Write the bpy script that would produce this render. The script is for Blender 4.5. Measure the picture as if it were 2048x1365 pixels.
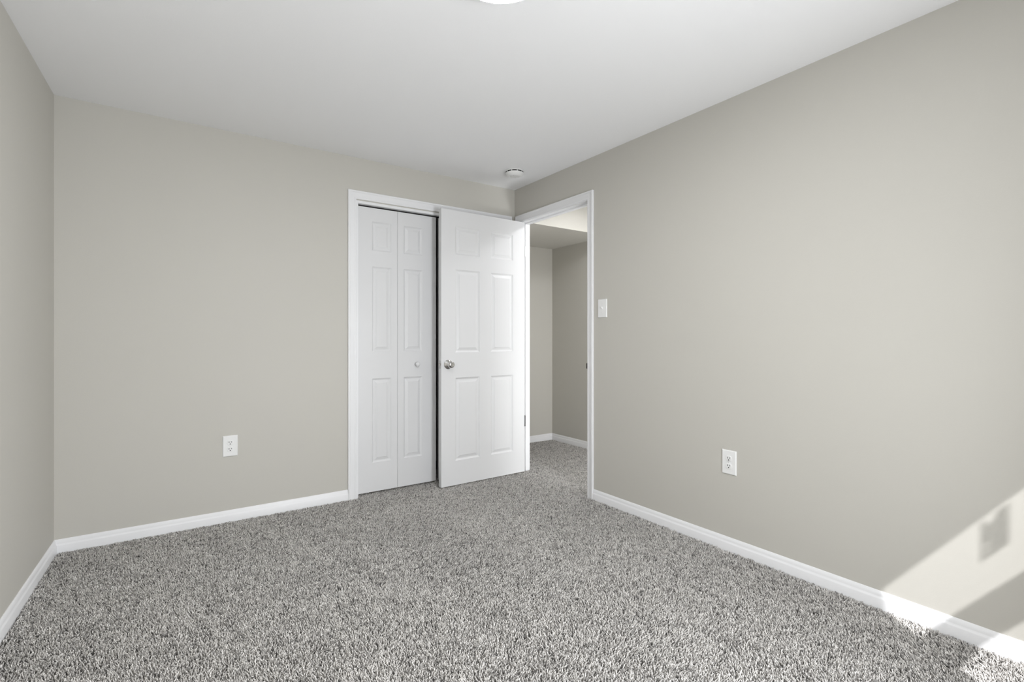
import bpy, bmesh, math, random
import numpy as np
from mathutils import Matrix, Vector

for _o in list(bpy.data.objects):
    bpy.data.objects.remove(_o)
scene = bpy.context.scene
COL = scene.collection

# ------------------------------------------------------------------ camera
W_PX, H_PX = 2048, 1365
F_PX, YAW, CY, CAM_H = 990.9, 0.6056, 676.94, 1.109
cam = bpy.data.cameras.new('camera')
cam.sensor_fit = 'HORIZONTAL'
cam.sensor_width = 36.0
cam.lens = 36.0 * F_PX / W_PX
cam.shift_x = 0.0
cam.shift_y = -(H_PX / 2 - CY) / W_PX
cam.clip_start = 0.02
cam_o = bpy.data.objects.new('camera', cam)
COL.objects.link(cam_o)
cam_o.location = (0, 0, CAM_H)
cam_o.rotation_euler = (math.pi / 2, 0, -YAW)
scene.camera = cam_o

# ------------------------------------------------------------------ room measures (metres)
R, B, NEAR, HC = 2.375, 3.392, -0.75, 2.346        # right wall x, back wall y, near wall y, ceiling
LX = -0.480                                        # left wall x at the back corner
LSLOPE = 0.0325                                    # the left wall runs a little out of square
T = 0.09                                           # wall thickness
HX, HY = 3.410, 4.160                              # hall: far side wall x, end wall y
SOF_Y, SOF_Z = 3.31, 2.072                         # hall bulkhead: front face y, underside z
WX0, WX1, WZ0, WZ1 = 1.200, 1.800, 0.75, 2.049     # window opening in the near wall


def left_x(y):
    return LX - LSLOPE * (B - y)


# ------------------------------------------------------------------ light and exposure
scene.view_settings.view_transform = 'Standard'
scene.view_settings.look = 'None'
scene.view_settings.gamma = 1.0
scene.view_settings.use_curve_mapping = False
scene.view_settings.exposure = 0.03

world = bpy.data.worlds.new('sky')
scene.world = world
world.use_nodes = True
wn = world.node_tree.nodes
wl = world.node_tree.links
wn.clear()
wo = wn.new('ShaderNodeOutputWorld')
wb = wn.new('ShaderNodeBackground')
wb.inputs['Color'].default_value = (0.86, 0.93, 1.0, 1)
wb.inputs['Strength'].default_value = 0.6
wl.new(wb.outputs[0], wo.inputs[0])

sun = bpy.data.lights.new('sun', 'SUN')
sun.energy = 5.0
sun.angle = math.radians(0.45)
sun.color = (0.985, 0.985, 1.0)
sun_o = bpy.data.objects.new('sun', sun)
COL.objects.link(sun_o)
sun_o.location = (0, -3, 4)
sun_o.rotation_euler = Vector((0.756, 1.0, -1.26)).to_track_quat('-Z', 'Y').to_euler()

day = bpy.data.lights.new('window_daylight', 'AREA')      # bright sky seen through the window
day.shape = 'RECTANGLE'
day.size = WX1 - WX0
day.size_y = WZ1 - WZ0
day.energy = 2.5
day.color = (0.97, 0.985, 1.0)
day_o = bpy.data.objects.new('window_daylight', day)
COL.objects.link(day_o)
day_o.location = ((WX0 + WX1) / 2, NEAR - 0.13, (WZ0 + WZ1) / 2)
day_o.rotation_euler = Vector((0, 1, 0)).to_track_quat('-Z', 'Z').to_euler()

fill = bpy.data.lights.new('room_fill', 'AREA')                # added fill light behind the camera, evens out the room
fill.shape = 'RECTANGLE'
fill.size = 0.9
fill.size_y = 0.9
fill.energy = 78
fill.color = (0.955, 0.985, 1.025)
fill_o = bpy.data.objects.new('room_fill', fill)
COL.objects.link(fill_o)
fill_o.location = (1.25, -0.60, 0.87)
fill_o.rotation_euler = Vector((-0.75, 1, 0.08)).to_track_quat('-Z', 'Z').to_euler()

LAMP_STRENGTH = 70.0
HALL_LAMP_STRENGTH = 47.0
hl = bpy.data.lights.new('hall_fill', 'AREA')          # added unseen fill light, lifts the hall walls and bulkhead underside
hl.shape = 'RECTANGLE'
hl.size = 0.6
hl.size_y = 0.6
hl.energy = 26
hl.color = (0.97, 0.985, 1.0)
hl_o = bpy.data.objects.new('hall_fill', hl)
COL.objects.link(hl_o)
hl_o.location = (2.95, 1.30, 0.35)
hl_o.rotation_euler = Vector((0.08, 1, 0.75)).to_track_quat('-Z', 'Y').to_euler()

# ------------------------------------------------------------------ materials
def new_mat(name):
    m = bpy.data.materials.new(name)
    m.use_nodes = True
    nt = m.node_tree
    b = nt.nodes['Principled BSDF']
    return m, nt, b


def paint(name, col, rough, bump_scale, bump, mottling=0.012):
    """rolled wall paint: faint orange-peel bump, barely varying colour"""
    m, nt, b = new_mat(name)
    tc = nt.nodes.new('ShaderNodeTexCoord')
    n1 = nt.nodes.new('ShaderNodeTexNoise')
    n1.inputs['Scale'].default_value = bump_scale
    n1.inputs['Detail'].default_value = 3
    nt.links.new(tc.outputs['Object'], n1.inputs['Vector'])
    bp = nt.nodes.new('ShaderNodeBump')
    bp.inputs['Strength'].default_value = bump
    bp.inputs['Distance'].default_value = 0.002
    nt.links.new(n1.outputs['Fac'], bp.inputs['Height'])
    nt.links.new(bp.outputs[0], b.inputs['Normal'])
    n2 = nt.nodes.new('ShaderNodeTexNoise')
    n2.inputs['Scale'].default_value = 1.7
    nt.links.new(tc.outputs['Object'], n2.inputs['Vector'])
    mx = nt.nodes.new('ShaderNodeMix')
    mx.data_type = 'RGBA'
    mx.inputs['A'].default_value = (*[c * (1 - mottling) for c in col], 1)
    mx.inputs['B'].default_value = (*[c * (1 + mottling) for c in col], 1)
    nt.links.new(n2.outputs['Fac'], mx.inputs['Factor'])
    nt.links.new(mx.outputs['Result'], b.inputs['Base Color'])
    b.inputs['Roughness'].default_value = rough
    b.inputs['Specular IOR Level'].default_value = 0.3
    return m


M_WALL = paint('greige_wall_paint', (0.558, 0.541, 0.496), 0.62, 260, 0.10)
M_CEIL = paint('white_ceiling_paint', (0.90, 0.90, 0.905), 0.85, 180, 0.10, 0.006)
M_TRIM = paint('white_trim_paint', (0.83, 0.83, 0.84), 0.32, 60, 0.03, 0.004)
M_DOOR = paint('white_door_paint', (0.725, 0.725, 0.73), 0.38, 90, 0.04, 0.004)
M_PLASTIC = paint('white_plastic', (0.84, 0.84, 0.83), 0.30, 30, 0.0, 0.003)


def plain(name, col, rough, metal=0.0, noise=0.0, nscale=120):
    m, nt, b = new_mat(name)
    b.inputs['Roughness'].default_value = rough
    b.inputs['Metallic'].default_value = metal
    tc = nt.nodes.new('ShaderNodeTexCoord')
    n = nt.nodes.new('ShaderNodeTexNoise')
    n.inputs['Scale'].default_value = nscale
    nt.links.new(tc.outputs['Object'], n.inputs['Vector'])
    mx = nt.nodes.new('ShaderNodeMix')
    mx.data_type = 'RGBA'
    mx.inputs['A'].default_value = (*[c * (1 - noise) for c in col], 1)
    mx.inputs['B'].default_value = (*[min(1, c * (1 + noise)) for c in col], 1)
    nt.links.new(n.outputs['Fac'], mx.inputs['Factor'])
    nt.links.new(mx.outputs['Result'], b.inputs['Base Color'])
    return m


M_CHROME = plain('polished_steel', (0.62, 0.61, 0.60), 0.12, 1.0, 0.03)
M_DULL = plain('brushed_steel', (0.50, 0.49, 0.47), 0.35, 1.0, 0.05)
M_DARK = plain('dark_bronze', (0.018, 0.017, 0.016), 0.7, 0.0, 0.1)
M_BLACK = plain('black_plastic', (0.012, 0.012, 0.012), 0.6, 0.0, 0.05)
M_PAPER = plain('white_paper', (0.75, 0.75, 0.73), 0.8, 0.0, 0.02)


def emis(name, col, strength):
    m, nt, b = new_mat(name)
    b.inputs['Base Color'].default_value = (0.9, 0.9, 0.9, 1)
    b.inputs['Roughness'].default_value = 0.5
    b.inputs['Emission Color'].default_value = (*col, 1)
    b.inputs['Emission Strength'].default_value = strength
    return m


M_LENS = emis('glowing_lens', (0.985, 0.99, 1.0), LAMP_STRENGTH)
M_LENS_HALL = emis('glowing_hall_lens', (0.97, 0.98, 1.0), HALL_LAMP_STRENGTH)

# window glass: thin pane that lets light straight through with a faint reflection
M_GLASS, nt, b = new_mat('window_glass')
nt.nodes.remove(b)
out = [n for n in nt.nodes if n.type == 'OUTPUT_MATERIAL'][0]
tr = nt.nodes.new('ShaderNodeBsdfTransparent')
gl = nt.nodes.new('ShaderNodeBsdfGlossy')
gl.inputs['Roughness'].default_value = 0.02
ms = nt.nodes.new('ShaderNodeMixShader')
ms.inputs[0].default_value = 0.04
nt.links.new(tr.outputs[0], ms.inputs[1])
nt.links.new(gl.outputs[0], ms.inputs[2])
nt.links.new(ms.outputs[0], out.inputs[0])

# carpet: yarn colour varies from tuft to tuft (attribute 'tone')
M_YARN, nt, b = new_mat('flecked_carpet_yarn')
at = nt.nodes.new('ShaderNodeAttribute')
at.attribute_name = 'tone'
cr = nt.nodes.new('ShaderNodeValToRGB')
e = cr.color_ramp.elements
e[0].position, e[0].color = 0.0, (0.10, 0.095, 0.09, 1)
e[1].position, e[1].color = 1.0, (0.87, 0.845, 0.81, 1)
k = e.new(0.18); k.color = (0.34, 0.325, 0.31, 1)
k = e.new(0.6); k.color = (0.67, 0.645, 0.615, 1)
nt.links.new(at.outputs['Fac'], cr.inputs[0])
nt.links.new(cr.outputs[0], b.inputs['Base Color'])
b.inputs['Roughness'].default_value = 0.9
b.inputs['Specular IOR Level'].default_value = 0.15

M_BACKING = plain('carpet_backing', (0.20, 0.19, 0.18), 0.95, 0.0, 0.3, 300)


# ------------------------------------------------------------------ mesh helpers
def link_mesh(name, me, mats, parent=None):
    if not isinstance(mats, (list, tuple)):
        mats = [mats]
    for m in mats:
        me.materials.append(m)
    o = bpy.data.objects.new(name, me)
    COL.objects.link(o)
    if parent is not None:
        o.parent = parent
    return o


def from_bm(name, bm, mats, parent=None, smooth=False, recalc=True):
    if recalc:
        bmesh.ops.recalc_face_normals(bm, faces=bm.faces[:])
    me = bpy.data.meshes.new(name)
    bm.to_mesh(me)
    bm.free()
    if smooth:
        me.polygons.foreach_set('use_smooth', [True] * len(me.polygons))
        me.set_sharp_from_angle(angle=math.radians(35))
    return link_mesh(name, me, mats, parent)


def add_box(bm, x0, x1, y0, y1, z0, z1, mi=0):
    vs = [bm.verts.new((x, y, z)) for z in (z0, z1) for x, y in ((x0, y0), (x1, y0), (x1, y1), (x0, y1))]
    for f in ((0, 1, 2, 3), (7, 6, 5, 4), (0, 4, 5, 1), (1, 5, 6, 2), (2, 6, 7, 3), (3, 7, 4, 0)):
        fc = bm.faces.new([vs[i] for i in f])
        fc.material_index = mi
    return vs


def add_prism(bm, pts, off, mi=0):
    """closed polygon pts (3D) extruded by vector off"""
    a = [bm.verts.new(p) for p in pts]
    c = [bm.verts.new(Vector(p) + Vector(off)) for p in pts]
    n = len(pts)
    bm.faces.new(a).material_index = mi
    bm.faces.new(c[::-1]).material_index = mi
    for i in range(n):
        bm.faces.new((a[i], c[i], c[(i + 1) % n], a[(i + 1) % n])).material_index = mi


def add_lathe(bm, prof, seg=32, mat=None, mi=0, cap0=True, cap1=True):
    """prof: (radius, height) along local z, put in place by matrix mat"""
    mat = mat or Matrix()
    rings = []
    for r, z in prof:
        if r < 1e-6:
            rings.append([bm.verts.new(mat @ Vector((0, 0, z)))])
        else:
            rings.append([bm.verts.new(mat @ Vector((r * math.cos(2 * math.pi * i / seg), r * math.sin(2 * math.pi * i / seg), z))) for i in range(seg)])
    for a, c in zip(rings, rings[1:]):
        for i in range(seg):
            j = (i + 1) % seg
            if len(a) == 1 and len(c) == 1:
                continue
            if len(a) == 1:
                f = bm.faces.new((a[0], c[j], c[i]))
            elif len(c) == 1:
                f = bm.faces.new((a[i], a[j], c[0]))
            else:
                f = bm.faces.new((a[i], a[j], c[j], c[i]))
            f.material_index = mi
    if cap0 and len(rings[0]) > 1:
        bm.faces.new(rings[0][::-1]).material_index = mi
    if cap1 and len(rings[-1]) > 1:
        bm.faces.new(rings[-1]).material_index = mi


def struct(o, label=None):
    o['kind'] = 'structure'
    if label:
        o['label'] = label
    return o


def thing(name, label, cat, loc=(0, 0, 0), rotz=0.0, group=None):
    o = bpy.data.objects.new(name, None)
    o.empty_display_size = 0.05
    COL.objects.link(o)
    o.location = loc
    o.rotation_euler = (0, 0, rotz)
    o['label'] = label
    o['category'] = cat
    if group:
        o['group'] = group
    return o


def box_obj(name, boxes, mat, parent=None):
    bm = bmesh.new()
    for bx in boxes:
        add_box(bm, *bx)
    return from_bm(name, bm, mat, parent)


# ------------------------------------------------------------------ room shell
OUT = 0.12
bm = bmesh.new()
add_box(bm, left_x(NEAR) - OUT, HX + OUT, NEAR - OUT, HY + OUT, -0.10, 0.0)
struct(from_bm('floor', bm, M_BACKING), 'grey flecked carpet floor of the bedroom and hall')
bm = bmesh.new()
add_box(bm, left_x(NEAR) - OUT, HX + OUT, NEAR - OUT, HY + OUT, HC, HC + 0.10)
struct(from_bm('ceiling', bm, M_CEIL), 'flat white ceiling')

# left wall (slightly out of square)
bm = bmesh.new()
add_prism(bm, [(left_x(B), B, 0), (left_x(NEAR), NEAR, 0), (left_x(NEAR) - OUT, NEAR, 0), (left_x(B) - OUT, B, 0)], (0, 0, HC))
struct(from_bm('wall_left', bm, M_WALL), 'greige wall at the left edge')

# doorway in the right wall
D_Y0, D_Y1, D_Z = 2.5145, 3.302, 2.058        # clear opening between the jambs
JT = 0.018                                    # jamb board thickness
y0, y1 = NEAR - OUT, HY + OUT
a0, a1, az = D_Y0 - JT, D_Y1 + JT, D_Z + JT
bm = bmesh.new()
add_prism(bm, [(R, y0, 0), (R, a0, 0), (R, a0, az), (R, a1, az), (R, a1, 0), (R, y1, 0), (R, y1, HC), (R, y0, HC)], (T, 0, 0))
struct(from_bm('wall_right', bm, M_WALL), 'greige wall on the right with the doorway')

# closet opening in the back wall
C_X0, C_X1, C_Z = 1.066, 2.269, 2.036
bx0, bx1, bz = C_X0 - JT, C_X1 + JT, C_Z + JT
CT = 0.10
bm = bmesh.new()
xl = left_x(B) - OUT
add_prism(bm, [(xl, B, 0), (bx0, B, 0), (bx0, B, bz), (bx1, B, bz), (bx1, B, 0), (R, B, 0), (R, B, HC), (xl, B, HC)], (0, CT, 0))
struct(from_bm('wall_back', bm, M_WALL), 'greige wall with the closet')

# near wall behind the camera, with the window opening
bm = bmesh.new()
nx0 = left_x(NEAR) - OUT
add_box(bm, nx0, WX0 - 0.11, NEAR - OUT, NEAR, 0, HC)
add_box(bm, WX1, R, NEAR - OUT, NEAR, 0, HC)
add_box(bm, WX0 - 0.11, WX1, NEAR - OUT, NEAR, 0, WZ0)
add_box(bm, WX0 - 0.11, WX1, NEAR - OUT, NEAR, WZ1 + 0.17, HC)
struct(from_bm('wall_near', bm, M_WALL), 'greige window wall behind the camera')

# closet box
CB = B + CT + 0.58
bm = bmesh.new()
add_box(bm, 0.86, R, CB, CB + 0.08, 0, HC)
struct(from_bm('wall_closet_back', bm, M_WALL))
bm = bmesh.new()
add_box(bm, 0.78, 0.86, B + CT, CB + 0.08, 0, HC)
struct(from_bm('wall_closet_side', bm, M_WALL))

# hall
bm = bmesh.new()
add_box(bm, HX, HX + OUT, NEAR - OUT, HY + OUT, 0, HC)
struct(from_bm('wall_hall_far', bm, M_WALL), 'hall side wall seen through the doorway')
bm = bmesh.new()
add_box(bm, R + T, HX, HY, HY + OUT, 0, HC)
struct(from_bm('wall_hall_end', bm, M_WALL), 'hall end wall seen through the doorway')
bm = bmesh.new()
add_box(bm, R + T, HX, 0.6, 0.7, 0, HC)
struct(from_bm('wall_hall_near', bm, M_WALL))
bm = bmesh.new()
add_box(bm, R + T, HX, SOF_Y, HY, SOF_Z, HC)
struct(from_bm('wall_hall_bulkhead', bm, M_WALL), 'dropped bulkhead over the end of the hall')


# ------------------------------------------------------------------ baseboards
BASE_H = 0.083
BPROF = [(0, 0), (0.0125, 0), (0.0125, 0.052), (0.0115, 0.055), (0.0085, 0.060), (0.0075, 0.064), (0.0072, 0.071),
         (0.0052, 0.076), (0.0032, 0.0815), (0.0022, BASE_H), (0, BASE_H)]


def baseboard(name, p0, p1, n, label=None, m0=0.0, m1=0.0):
    """profile swept from p0 to p1, standing off the wall along n; m0, m1 = 1 mitres an inside corner"""
    p0, p1, n = Vector((*p0, 0)), Vector((*p1, 0)), Vector((*n, 0)).normalized()
    t = (p1 - p0).normalized()
    bm = bmesh.new()
    a = [bm.verts.new(p0 + n * d + t * d * m0 + Vector((0, 0, z))) for d, z in BPROF]
    c = [bm.verts.new(p1 + n * d - t * d * m1 + Vector((0, 0, z))) for d, z in BPROF]
    k = len(BPROF)
    for i in range(k):
        bm.faces.new((a[i], a[(i + 1) % k], c[(i + 1) % k], c[i]))
    bm.faces.new(a)
    bm.faces.new(c[::-1])
    return struct(from_bm(name, bm, M_TRIM, smooth=True), label)


CAS_W = 0.057
C_OUT0, C_OUT1, C_TOP = 0.995, 2.340, 2.1185          # closet casing outer edges
D_OUT0, D_OUT1, D_TOP = 2.4535, 3.365, 2.1185         # doorway casing outer edges
baseboard('baseboard_left', (left_x(B), B), (left_x(NEAR), NEAR), (1, -LSLOPE), 'white baseboard along the left wall', 1, 1)
baseboard('baseboard_back', (left_x(B), B), (C_OUT0, B), (0, -1), 'white baseboard between the left corner and the closet', 1, 0)
baseboard('baseboard_right', (R, NEAR), (R, D_OUT0), (-1, 0), 'white baseboard along the right wall', 1, 0)
baseboard('baseboard_near', (left_x(NEAR), NEAR), (R, NEAR), (0, 1), None, 1, 1)
baseboard('baseboard_hall_end', (R + T, HY), (HX, HY), (0, -1), 'white baseboard on the hall end wall', 1, 1)
baseboard('baseboard_hall_far', (HX, HY), (HX, 0.7), (-1, 0), 'white baseboard on the hall side wall', 1, 1)
baseboard('baseboard_hall_left', (R + T, HY), (R + T, D_Y1 + 0.07), (1, 0), None, 1, 0)

# ------------------------------------------------------------------ casings
# profile across the width: (distance from the outer edge, thickness)
CPROF = [(0.0, 0.0), (0.0, 0.0130), (0.0015, 0.0150), (0.0050, 0.0160), (0.0090, 0.0158), (0.0120, 0.0145), (0.0145, 0.0118),
         (0.0175, 0.0112), (0.0300, 0.0105), (0.0400, 0.0095), (0.0430, 0.0088), (0.0450, 0.0100), (0.0500, 0.0098),
         (0.0545, 0.0085), (0.0570, 0.0060), (0.0570, 0.0)]


def casing(name, s0, s1, top, to_world, label):
    """three mitred boards; s along the wall, to_world(s, thickness, z)"""
    bm = bmesh.new()
    rings = []
    for (s, z, ds, dz) in ((s0, 0.0, 1, 0), (s0, top, 1, -1), (s1, top, -1, -1), (s1, 0.0, -1, 0)):
        rings.append([bm.verts.new(to_world(s + ds * w, t, z + dz * w)) for w, t in CPROF])
    k = len(CPROF)
    for a, c in zip(rings, rings[1:]):
        for i in range(k):
            bm.faces.new((a[i], a[(i + 1) % k], c[(i + 1) % k], c[i]))
    bm.faces.new(rings[0])
    bm.faces.new(rings[-1][::-1])
    return struct(from_bm(name, bm, M_TRIM, smooth=True), label)


casing('trim_1', C_OUT0, C_OUT1, C_TOP, lambda s, t, z: (s, B - t, z), 'white moulded casing around the closet')
casing('trim_2', D_OUT0, D_OUT1, D_TOP, lambda s, t, z: (R - t, s, z), 'white moulded casing around the doorway')
casing('trim_3', D_OUT0, D_OUT1, D_TOP, lambda s, t, z: (R + T + t * 0.8, s, z), 'hall side casing of the doorway')

# closet jamb: side boards and head; doorway jamb: side boards, head and stops
box_obj('trim_4', [(C_X0 - JT, C_X0, B - 0.001, B + CT, 0, C_Z), (C_X1, C_X1 + JT, B - 0.001, B + CT, 0, C_Z),
                   (C_X0 - JT, C_X1 + JT, B - 0.001, B + CT, C_Z, C_Z + JT)], M_TRIM)
struct(bpy.data.objects['trim_4'], 'white jamb boards lining the closet opening')
sx0, sx1 = R + 0.040, R + 0.074
box_obj('trim_5', [(R - 0.001, R + T + 0.001, D_Y0 - JT, D_Y0, 0, D_Z), (R - 0.001, R + T + 0.001, D_Y1, D_Y1 + JT, 0, D_Z),
                   (R - 0.001, R + T + 0.001, D_Y0 - JT, D_Y1 + JT, D_Z, D_Z + JT),
                   (sx0, sx1, D_Y0, D_Y0 + 0.010, 0, D_Z), (sx0, sx1, D_Y1 - 0.010, D_Y1, 0, D_Z),
                   (sx0, sx1, D_Y0 + 0.010, D_Y1 - 0.010, D_Z - 0.010, D_Z)], M_TRIM)
jamb = struct(bpy.data.objects['trim_5'], 'white jamb and door stop lining the doorway')
# strike plate let into the latch side jamb
bm = bmesh.new()
add_box(bm, R + 0.004, R + 0.034, D_Y0, D_Y0 + 0.0016, 0.885, 0.945)
add_prism(bm, [(R + 0.004, D_Y0, 0.897), (R + 0.004, D_Y0 + 0.0024, 0.897), (R - 0.008, D_Y0 + 0.0024, 0.900), (R - 0.013, D_Y0 - 0.002, 0.903),
               (R - 0.013, D_Y0 - 0.004, 0.903), (R - 0.007, D_Y0, 0.900)], (0, 0, 0.036))
o = from_bm('strike_plate', bm, M_DARK, jamb)
o['label'] = 'dark metal strike plate'


# ------------------------------------------------------------------ moulded doors
def panel_face(bm, W, H, rects, v0, sgn):
    """one face of a slab in the u-z plane at depth v0 (sgn = -1 faces the viewer side, +1 the other) with moulded panels"""
    us = sorted({0, W, *[r[0] for r in rects], *[r[1] for r in rects]})
    zs = sorted({0, H, *[r[2] for r in rects], *[r[3] for r in rects]})
    cache = {}

    def V(u, z, d=0.0):
        k = (round(u, 5), round(z, 5), round(d, 5))
        if k not in cache:
            cache[k] = bm.verts.new((u, v0 - sgn * d, z))
        return cache[k]
    rs = {(round(r[0], 5), round(r[2], 5)): r for r in rects}
    for i in range(len(us) - 1):
        for j in range(len(zs) - 1):
            u0_, u1_, z0_, z1_ = us[i], us[i + 1], zs[j], zs[j + 1]
            r = rs.get((round(u0_, 5), round(z0_, 5)))
            if r is None:
                bm.faces.new((V(u0_, z0_), V(u1_, z0_), V(u1_, z1_), V(u0_, z1_)))
                continue
            steps = [(0, 0), (0.003, 0.0025), (0.009, 0.0062), (0.013, 0.0075), (0.017, 0.0070), (0.032, 0.0022), (0.034, 0.0008), (0.037, 0.0006)]
            prev = None
            for ins, d in steps:
                a = [V(u0_ + ins, z0_ + ins, d), V(u1_ - ins, z0_ + ins, d), V(u1_ - ins, z1_ - ins, d), V(u0_ + ins, z1_ - ins, d)]
                if prev:
                    for q in range(4):
                        bm.faces.new((prev[q], prev[(q + 1) % 4], a[(q + 1) % 4], a[q]))
                prev = a
            bm.faces.new(prev)
    return cache


def slab(name, W, H, TH, rects, mat, parent):
    """door slab: u along x from 0 to W, front face at y = 0 (viewer side), back at y = TH"""
    bm = bmesh.new()
    panel_face(bm, W, H, rects, 0.0, -1)
    panel_face(bm, W, H, rects, TH, 1)
    bmesh.ops.remove_doubles(bm, verts=bm.verts[:], dist=1e-6)
    for (p, q) in (((0, 0), (W, 0)), ((W, 0), (W, H)), ((W, H), (0, H)), ((0, H), (0, 0))):
        vs = [bm.verts.new((p[0], 0, p[1])), bm.verts.new((q[0], 0, q[1])), bm.verts.new((q[0], TH, q[1])), bm.verts.new((p[0], TH, p[1]))]
        bm.faces.new(vs)
    bmesh.ops.remove_doubles(bm, verts=bm.verts[:], dist=1e-6)
    return from_bm(name, bm, mat, parent)


# open six-panel door; local x runs from the hinge to the latch edge, local y away from the viewer
DW, DH, DT, DGAP = 0.762, 2.031, 0.035, 0.023
ANG = 0.0253
door = bpy.data.objects.new('door_1', None)
COL.objects.link(door)
struct(door, 'white six-panel door standing open in front of the closet')
door.location = (2.385, 3.2645, DGAP)
door.rotation_euler = (0, 0, math.pi + ANG)       # local x -> (-cos, -sin), local y -> (sin, -cos): flip below
S = Matrix.Scale(-1, 4, Vector((0, 1, 0)))        # mirrored in y so that local -y would face away; applied to mesh data only
cols = ((0.117, 0.329), (0.433, 0.645))
rows = ((0.180, 0.793), (0.981, 1.595), (1.707, 1.914))
rects = [(c0, c1, r0, r1) for c0, c1 in cols for r0, r1 in rows]


def mirrored(o):
    o.data.transform(S)
    o.data.flip_normals()
    return o


leaf = mirrored(slab('door_leaf', DW, DH, DT, rects, M_DOOR, door))
bv = leaf.modifiers.new('bevel', 'BEVEL')
bv.width = 0.0012
bv.segments = 2
bv.limit_method = 'ANGLE'
bv.angle_limit = math.radians(60)


def knob_mesh(side):
    """round passage knob standing off along local -y (side=-1, viewer) or +y"""
    bm = bmesh.new()
    M = Matrix.Translation((0.706, 0 if side < 0 else DT, 0.917 - DGAP)) @ Matrix.Rotation(math.radians(90 if side < 0 else -90), 4, 'X')
    add_lathe(bm, [(0.0345, 0.0), (0.0345, 0.003), (0.033, 0.0055), (0.027, 0.009), (0.020, 0.0115), (0.015, 0.014), (0.0125, 0.019),
                   (0.0120, 0.027), (0.0140, 0.031), (0.0200, 0.035), (0.0240, 0.040), (0.0255, 0.046), (0.0250, 0.052), (0.0225, 0.057),
                   (0.0180, 0.0605), (0.0120, 0.0615), (0.0110, 0.0600), (0.0, 0.0600)], 48, M)
    return bm


o = mirrored(from_bm('door_knob', knob_mesh(-1), M_CHROME, door, smooth=True))
o['label'] = 'shiny round steel door knob with rose'
bm = bmesh.new()
M = Matrix.Translation((0.706, 0, 0.917 - DGAP)) @ Matrix.Rotation(math.radians(90), 4, 'X')
add_box(bm, 0.7045, 0.7075, -0.0625, -0.0595, 0.917 - DGAP - 0.004, 0.917 - DGAP + 0.004)
btn = mirrored(from_bm('lock_button', bm, M_DULL, o))
o2 = mirrored(from_bm('door_knob', knob_mesh(1), M_CHROME, door, smooth=True))
bm = bmesh.new()
zk = 0.917 - DGAP
add_box(bm, DW, DW + 0.0016, 0.005, 0.030, zk - 0.028, zk + 0.028)
add_prism(bm, [(DW, 0.011, zk - 0.007), (DW + 0.006, 0.011, zk - 0.007), (DW + 0.011, 0.016, zk - 0.007), (DW + 0.011, 0.024, zk - 0.007), (DW, 0.024, zk - 0.007)],
          (0, 0, 0.014))
lt = mirrored(from_bm('latch', bm, M_CHROME, door))
lt['label'] = 'steel latch bolt on the door edge'
for zc, mat_, lab in ((0.434, M_DARK, 'dark metal hinge'), (1.819, M_DOOR, 'hinge painted over in white')):
    bm = bmesh.new()
    z = zc - DGAP
    add_box(bm, -0.0068, 0.0, -0.0030, 0.030, z - 0.0445, z + 0.0445)
    add_lathe(bm, [(0.0, -0.048), (0.0035, -0.047), (0.006, -0.0445), (0.006, 0.0445), (0.0035, 0.047), (0.0, 0.048)], 14,
              Matrix.Translation((0.0225, DT + 0.0065, z)))
    hg = mirrored(from_bm('hinge', bm, mat_, door, smooth=True))
    hg['label'] = lab

# bifold closet doors: two leaves each, wide outer stiles and narrow stiles at the fold
BW, BH, BT, BZ = 0.3045, 1.997, 0.028, 0.029
brow = ((0.203, 0.796), (0.984, 1.585), (1.696, 1.901))
LEFT_R = [(0.118, 0.2585, r0, r1) for r0, r1 in brow]
RIGHT_R = [(BW - 0.2585, BW - 0.118 + 0.006, r0, r1) for r0, r1 in brow]


def place_leaf(parent, x, y, ang, rects_):
    lf = slab('bifold_leaf', BW, BH, BT, rects_, M_DOOR, parent)
    lf.location = (x, y, 0)
    lf.rotation_euler = (0, 0, ang)
    b_ = lf.modifiers.new('bevel', 'BEVEL')
    b_.width = 0.001
    b_.segments = 2
    b_.limit_method = 'ANGLE'
    b_.angle_limit = math.radians(60)
    return lf


def bifold_knob(parent, x, z, y=0.0, ang=0.0):
    bm = bmesh.new()
    add_lathe(bm, [(0.009, 0.0), (0.0085, 0.006), (0.0080, 0.011), (0.0110, 0.015), (0.0150, 0.019), (0.0170, 0.024), (0.0165, 0.029),
                   (0.0130, 0.033), (0.0070, 0.0345), (0.0, 0.035)], 32, Matrix.Rotation(math.radians(90), 4, 'X'))
    k_ = from_bm('knob', bm, M_DOOR, parent, smooth=True)
    k_.location = (x, y, z)
    k_.rotation_euler = (0, 0, ang)
    k_['label'] = 'small round white knob'
    return k_


bif = bpy.data.objects.new('door_2', None)
COL.objects.link(bif)
bif.location = (1.0555, B + 0.030, BZ)
struct(bif, 'closed pair of white bifold closet leaves left of the open door')
a = place_leaf(bif, 0, 0, 0, LEFT_R)
c = place_leaf(bif, BW + 0.0018, 0, 0, RIGHT_R)
bifold_knob(c, 1.508 - 1.0555 - BW - 0.0018, 0.918 - BZ)

bif2 = bpy.data.objects.new('door_3', None)
COL.objects.link(bif2)
th = math.radians(17)
bif2.location = (1.688, B + 0.034, BZ)
struct(bif2, 'second pair of white bifold closet leaves, ajar behind the open door')
a = place_leaf(bif2, 0, 0, -th, LEFT_R)
fx, fy = BW * math.cos(th), -BW * math.sin(th)
c = place_leaf(bif2, fx + 0.002, fy, th, RIGHT_R)
# overhead track inside the closet head
tk = box_obj('trim_6', [(C_X0, C_X1, B + 0.034, B + 0.056, C_Z - 0.004, C_Z)], M_DARK)
struct(tk, 'dark closet door track')

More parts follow.
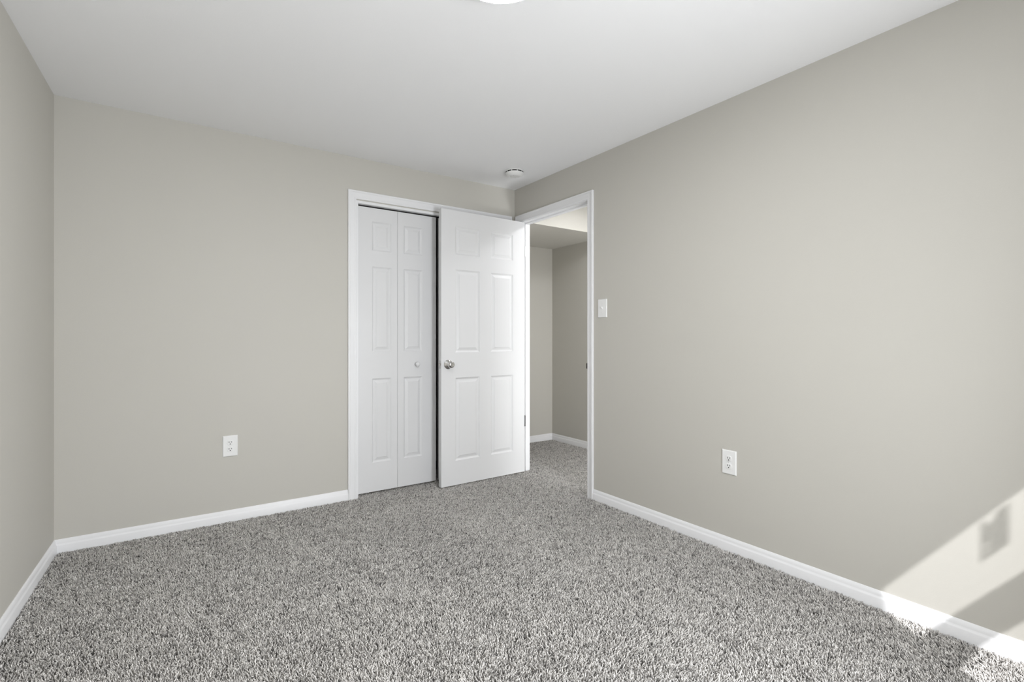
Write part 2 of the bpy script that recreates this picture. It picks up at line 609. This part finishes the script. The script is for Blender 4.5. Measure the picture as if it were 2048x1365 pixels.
# ------------------------------------------------------------------ wall plates
def plate_bm(w, h, t):
    """bevelled cover plate, face towards -y, centred on the origin"""
    bm = bmesh.new()
    ring = []
    for (ins, y) in ((0, 0.0), (0, -t * 0.35), (0.0015, -t * 0.75), (0.004, -t)):
        x_, z_ = w / 2 - ins, h / 2 - ins
        ring.append([bm.verts.new(p) for p in ((-x_, y, -z_), (x_, y, -z_), (x_, y, z_), (-x_, y, z_))])
    for p, q in zip(ring, ring[1:]):
        for i in range(4):
            bm.faces.new((p[i], p[(i + 1) % 4], q[(i + 1) % 4], q[i]))
    bm.faces.new(ring[-1])
    bm.faces.new(ring[0][::-1])
    return bm


def screw(parent, z, y=-0.0062):
    bm = bmesh.new()
    add_lathe(bm, [(0.0034, 0.0), (0.0032, 0.0006), (0.0, 0.0009)], 16, Matrix.Rotation(math.radians(90), 4, 'X'))
    add_box(bm, -0.0028, 0.0028, -0.0011, -0.0004, -0.0004, 0.0004, 1)
    s_ = from_bm('screw', bm, [M_PLASTIC, M_DULL], parent)
    s_.location = (0, y, z)


def outlet(loc, rotz, label):
    t_ = thing('power_outlet', label, 'outlet', loc, rotz, 'power outlets on the walls')
    from_bm('cover_plate', plate_bm(0.0785, 0.124, 0.0062), M_PLASTIC, t_)
    for zc in (0.0195, -0.0195):
        bm = bmesh.new()
        # round receptacle face with flattened top and bottom
        pts = []
        for i in range(48):
            an = 2 * math.pi * i / 48
            pts.append((0.0172 * math.cos(an), max(-0.0142, min(0.0142, 0.0172 * math.sin(an)))))
        r0 = [bm.verts.new((x, -0.0062, z)) for x, z in pts]
        r1 = [bm.verts.new((x, -0.0076, z)) for x, z in pts]
        r2 = [bm.verts.new((x * 0.95, -0.0082, z * 0.95)) for x, z in pts]
        for p, q in ((r0, r1), (r1, r2)):
            for i in range(48):
                bm.faces.new((p[i], p[(i + 1) % 48], q[(i + 1) % 48], q[i]))
        bm.faces.new(r2)
        rc = from_bm('receptacle', bm, M_PLASTIC, t_)
        rc.location = (0, 0, zc)
        bm = bmesh.new()
        add_box(bm, -0.0080, -0.0050, -0.0084, -0.0080, -0.0005, 0.0085)
        add_box(bm, 0.0050, 0.0078, -0.0084, -0.0080, 0.0005, 0.0080)
        pts = [(0.0032 * math.cos(q), 0.0032 * math.sin(q)) for q in [math.pi * i / 10 for i in range(11)]] + [(-0.0032, -0.0020), (0.0032, -0.0020)]
        add_prism(bm, [(x, -0.0084, z - 0.0072) for x, z in pts], (0, 0.0004, 0))
        sl = from_bm('slots', bm, M_BLACK, rc)
        sl['label'] = 'dark plug slots'
    screw(t_, 0.0)
    return t_


outlet((0.3005, B, 0.4655), 0, 'white duplex outlet on the back wall left of the closet')
outlet((R, 1.4612, 0.4695), math.pi / 2 * -1, 'white duplex outlet low on the right wall')

sw = thing('light_switch', 'white toggle light switch on the right wall beside the doorway', 'switch', (R, 2.3690, 1.3085), -math.pi / 2)
from_bm('cover_plate', plate_bm(0.081, 0.124, 0.0062), M_PLASTIC, sw)
bm = bmesh.new()
add_box(bm, -0.0065, 0.0065, -0.0068, -0.0060, -0.0145, 0.0145)
add_prism(bm, [(-0.0048, -0.0066, -0.0085), (-0.0048, -0.0190, 0.0060), (-0.0048, -0.0205, 0.0110), (-0.0048, -0.0165, 0.0120), (-0.0048, -0.0066, 0.0080)], (0.0096, 0, 0))
from_bm('toggle', bm, M_PLASTIC, sw)
screw(sw, 0.030)
screw(sw, -0.030)

# ------------------------------------------------------------------ smoke detector
sd = thing('smoke_detector', 'round white smoke detector on the ceiling near the corner', 'smoke detector', (2.103, 3.004, HC))
FLIP = Matrix.Rotation(math.pi, 4, 'X')
bm = bmesh.new()
add_lathe(bm, [(0.0, 0.0), (0.066, 0.0), (0.072, 0.001), (0.0725, 0.005), (0.071, 0.0075), (0.060, 0.0078), (0.0, 0.0078)], 64, FLIP)
from_bm('base', bm, M_PLASTIC, sd, smooth=True)
bm = bmesh.new()
add_lathe(bm, [(0.0, 0.0155), (0.064, 0.0155), (0.0672, 0.0165), (0.0670, 0.020), (0.063, 0.026), (0.055, 0.033), (0.044, 0.0385), (0.041, 0.0390), (0.040, 0.0375),
               (0.036, 0.0375), (0.034, 0.0395), (0.0, 0.041)], 64, FLIP)
from_bm('cover', bm, M_PLASTIC, sd, smooth=True)
bm = bmesh.new()
add_lathe(bm, [(0.0645, 0.007), (0.0645, 0.0160)], 64, FLIP, cap0=False, cap1=False)
o = from_bm('vent_slots', bm, M_BLACK, sd)
o['label'] = 'dark vent slots'
for i in range(10):
    an = 2 * math.pi * (i - 0.03) / 10
    mt = FLIP @ Matrix.Rotation(an, 4, 'Z')
    bm = bmesh.new()
    vs = add_box(bm, 0.0600, 0.0668, -0.0022, 0.0022, 0.0070, 0.0162)
    for v in vs:
        v.co = mt @ v.co
    from_bm('rib', bm, M_PLASTIC, sd)
bm = bmesh.new()
add_lathe(bm, [(0.0, 0.0375), (0.0075, 0.0375), (0.0075, 0.0405), (0.006, 0.0412), (0.0, 0.0412)], 24, FLIP @ Matrix.Translation((0.004, 0.012, 0)))
from_bm('test_button', bm, M_PLASTIC, sd, smooth=True)
for px_, py_ in ((-0.022, 0.020), (0.020, -0.020), (-0.018, -0.018)):
    bm = bmesh.new()
    add_lathe(bm, [(0.0, 0.0385), (0.0022, 0.0385), (0.0022, 0.0412), (0.0, 0.0413)], 12, FLIP @ Matrix.Translation((px_, py_, 0)))
    from_bm('indicator', bm, M_DULL, sd)


# ------------------------------------------------------------------ ceiling lights
def ceiling_light(loc, r, label, lens_mat):
    t_ = thing('ceiling_light', label, 'ceiling light', loc)
    bm = bmesh.new()
    add_lathe(bm, [(0.0, 0.0), (r - 0.012, 0.0), (r - 0.006, 0.004), (r, 0.018), (r, 0.054), (r - 0.0015, 0.0575), (r - 0.004, 0.058), (r - 0.005, 0.050), (0.0, 0.050)], 96, FLIP)
    from_bm('rim', bm, M_PLASTIC, t_, smooth=True)
    bm = bmesh.new()
    q = r - 0.0055
    add_lathe(bm, [(q, 0.051), (q, 0.056), (q * 0.97, 0.0595), (q * 0.9, 0.0615), (q * 0.7, 0.0635), (q * 0.4, 0.0648), (0.0, 0.0652)], 96, FLIP)
    ln = from_bm('lens', bm, lens_mat, t_, smooth=True)
    ln['label'] = 'glowing white lens'
    return t_


ceiling_light((0.874, 1.327, HC), 0.160, 'round flush ceiling light glowing at the top edge of the photo', M_LENS)
ceiling_light((2.93, 2.72, HC), 0.140, 'round flush ceiling light in the hall beyond the doorway', M_LENS_HALL)

# ------------------------------------------------------------------ window behind the camera
win = bpy.data.objects.new('window_1', None)
COL.objects.link(win)
struct(win, 'window in the wall behind the camera')
win.location = (0, 0, 0)
yf0, yf1 = NEAR - 0.008, NEAR + 0.010
RZ0, RZ1 = 1.599, 1.756
box_obj('window_frame', [(WX0 - 0.16, WX0, yf0, yf1, WZ0 - 0.005, WZ1 + 0.22), (WX1, WX1 + 0.06, yf0, yf1, WZ0 - 0.005, WZ1 + 0.22),
                         (WX0, WX1, yf0, yf1, WZ1, WZ1 + 0.22)], M_TRIM, win)
box_obj('rail', [(WX0, WX1, NEAR - 0.008, NEAR + 0.004, RZ0, RZ1)], M_TRIM, win)
g = box_obj('pane', [(WX0, WX1, NEAR - 0.007, NEAR - 0.003, RZ1, WZ1), (WX0, WX1, NEAR - 0.007, NEAR - 0.003, WZ0, RZ0)], M_GLASS, win)
box_obj('window_sill', [(WX0 - 0.08, WX1 + 0.08, NEAR, NEAR + 0.05, WZ0 - 0.03, WZ0 - 0.005)], M_TRIM, win)
# paper sticker on the upper pane, torn at one corner; its shadow falls on the right wall
bm = bmesh.new()
sx, sz, sw_, sh_ = 1.427, 1.889, 0.056, 0.141
NXc, NZc = 28, 70
for i in range(NXc):
    for j in range(NZc):
        x = (i + 0.5) / NXc * sw_
        z = (j + 0.5) / NZc * sh_
        if ((x - 0.020) / 0.0105) ** 2 + ((z - 0.132) / 0.0160) ** 2 < 1 or (x - 0.011) ** 2 + (z - 0.050) ** 2 < 0.0052 ** 2 or ((x - 0.014) / 0.0065) ** 2 + ((z - 0.025) / 0.0045) ** 2 < 1:
            continue
        x0_, x1_ = i / NXc * sw_, (i + 1) / NXc * sw_
        z0_, z1_ = j / NZc * sh_, (j + 1) / NZc * sh_
        bm.faces.new([bm.verts.new(p) for p in ((x0_, 0, z0_), (x1_, 0, z0_), (x1_, 0, z1_), (x0_, 0, z1_))])
bmesh.ops.remove_doubles(bm, verts=bm.verts[:], dist=1e-5)
ext = bmesh.ops.extrude_face_region(bm, geom=bm.faces[:])
bmesh.ops.translate(bm, verts=[v for v in ext['geom'] if isinstance(v, bmesh.types.BMVert)], vec=(0, 0.0004, 0))
st = from_bm('sticker', bm, M_PAPER, win)
st.location = (sx, NEAR - 0.0028, sz)

# ------------------------------------------------------------------ carpet pile
rng = np.random.default_rng(7)


def vnoise(x, y, scale, seed):
    """smooth value noise in -1..1"""
    g_ = np.random.default_rng(seed).uniform(-1, 1, (64, 64))
    fx_, fy_ = x / scale + 20, y / scale + 20
    i, j = np.floor(fx_).astype(int), np.floor(fy_).astype(int)
    u, v = fx_ - i, fy_ - j
    u, v = u * u * (3 - 2 * u), v * v * (3 - 2 * v)
    i %= 64
    j %= 64
    i1, j1 = (i + 1) % 64, (j + 1) % 64
    return (g_[i, j] * (1 - u) + g_[i1, j] * u) * (1 - v) + (g_[i, j1] * (1 - u) + g_[i1, j1] * u) * v


SP = 0.0053
xs = np.arange(-0.66, HX, SP)
ys = np.arange(-0.30, HY, SP)
gx, gy = np.meshgrid(xs, ys)
gx = gx.ravel() + rng.uniform(-0.45, 0.45, gx.size) * SP
gy = gy.ravel() + rng.uniform(-0.45, 0.45, gy.size) * SP
bd = 0.0155
room = (gx > LX - LSLOPE * (B - gy) + bd) & (gx < R - bd) & (gy < B - bd)
door_sill = (gx >= R - bd) & (gx < R + T + bd) & (gy > D_Y0 + 0.003) & (gy < D_Y1 - 0.003) & ~((gx > sx0 - 0.003) & (gx < sx1 + 0.003) & ((gy < D_Y0 + 0.013) | (gy > D_Y1 - 0.013)))
hall = (gx >= R + T + bd) & (gx < HX - bd) & (gy > 1.6) & (gy < HY - bd)
closet = (gx > C_X0 + 0.003) & (gx < C_X1 - 0.003) & (gy >= B - bd) & (gy < B + 0.35)
keep = room | door_sill | hall | closet
# casing feet
keep &= ~((gy > B - 0.018) & (gy < B) & (((gx > C_OUT0 - 0.002) & (gx < C_X0 + 0.002)) | (gx > C_X1 - 0.002)))
keep &= ~((gx > R - 0.018) & (gx < R) & (((gy > D_OUT0 - 0.002) & (gy < D_Y0 + 0.002)) | (gy > D_Y1 - 0.002)))
gx, gy = gx[keep], gy[keep]
n = gx.size
big = vnoise(gx, gy, 0.30, 1)
# brushed direction: broad patches and streaks left by the vacuum cleaner
sa = 0.55
su = gx * math.cos(sa) + gy * math.sin(sa)
sv = -gx * math.sin(sa) + gy * math.cos(sa)
streak = vnoise(sv, su, 0.16, 2) * 0.4 + vnoise(gx + 0.15 * gy, gy * 0.16, 0.10, 3) * 0.9
bias = 0.55 * big + 0.55 * streak
lean_dir = rng.uniform(0, 2 * np.pi, n)
lean = rng.uniform(0.25, 1.0, n)
Lx = np.cos(lean_dir) * lean + 0.60 * bias
Ly = np.sin(lean_dir) * lean - 0.95 * bias
hgt = 0.0180 * (1 + 0.12 * vnoise(gx, gy, 0.018, 5) + rng.uniform(-0.22, 0.10, n))
rad = 0.0020 * rng.uniform(0.8, 1.25, n)
tone = np.clip(0.56 + 0.27 * rng.standard_normal(n) + 0.20 * vnoise(gx, gy, 0.014, 6), 0, 1)
LV = [(0.0, 0.9, 0.0), (0.45, 1.0, 0.18), (0.80, 1.05, 0.62), (0.97, 0.62, 1.0)]     # height share, radius share, lean share
LEAN = 0.0080
swirl = rng.uniform(-0.8, 0.8, n)
verts = np.zeros((n, 13, 3), np.float32)
ph0 = rng.uniform(0, 2 * np.pi, n)
for li, (hs, rs_, ls) in enumerate(LV):
    ca, sa_ = np.cos(swirl * ls), np.sin(swirl * ls)
    cx_ = gx + LEAN * ls * (Lx * ca - Ly * sa_)
    cy_ = gy + LEAN * ls * (Lx * sa_ + Ly * ca)
    for kk in range(3):
        an = ph0 + kk * 2 * np.pi / 3 + 0.5 * li
        verts[:, li * 3 + kk, 0] = cx_ + rad * rs_ * np.cos(an)
        verts[:, li * 3 + kk, 1] = cy_ + rad * rs_ * np.sin(an)
        verts[:, li * 3 + kk, 2] = hgt * hs
verts[:, 12, 0] = cx_ + 0.0010 * Lx
verts[:, 12, 1] = cy_ + 0.0010 * Ly
verts[:, 12, 2] = hgt * 1.03
tri = []
for li in range(3):
    for kk in range(3):
        a_, b_ = li * 3 + kk, li * 3 + (kk + 1) % 3
        tri += [(a_, b_, b_ + 3), (a_, b_ + 3, a_ + 3)]
for kk in range(3):
    tri.append((9 + kk, 9 + (kk + 1) % 3, 12))
tri = np.array(tri, np.int32)
idx = (tri[None] + (np.arange(n, dtype=np.int32) * 13)[:, None, None]).reshape(-1)
me = bpy.data.meshes.new('carpet_pile')
me.vertices.add(n * 13)
me.vertices.foreach_set('co', verts.reshape(-1))
nf = n * len(tri)
me.loops.add(nf * 3)
me.loops.foreach_set('vertex_index', idx)
me.polygons.add(nf)
me.polygons.foreach_set('loop_start', np.arange(0, nf * 3, 3, dtype=np.int32))
me.polygons.foreach_set('use_smooth', np.ones(nf, bool))
me.update()
at_ = me.attributes.new('tone', 'FLOAT', 'POINT')
at_.data.foreach_set('value', np.repeat(tone, 13).astype(np.float32))
pile = link_mesh('carpet_pile', me, M_YARN)
pile['kind'] = 'stuff'
pile['label'] = 'flecked grey carpet pile covering the floor'
pile['category'] = 'carpet'
print('tufts', n)
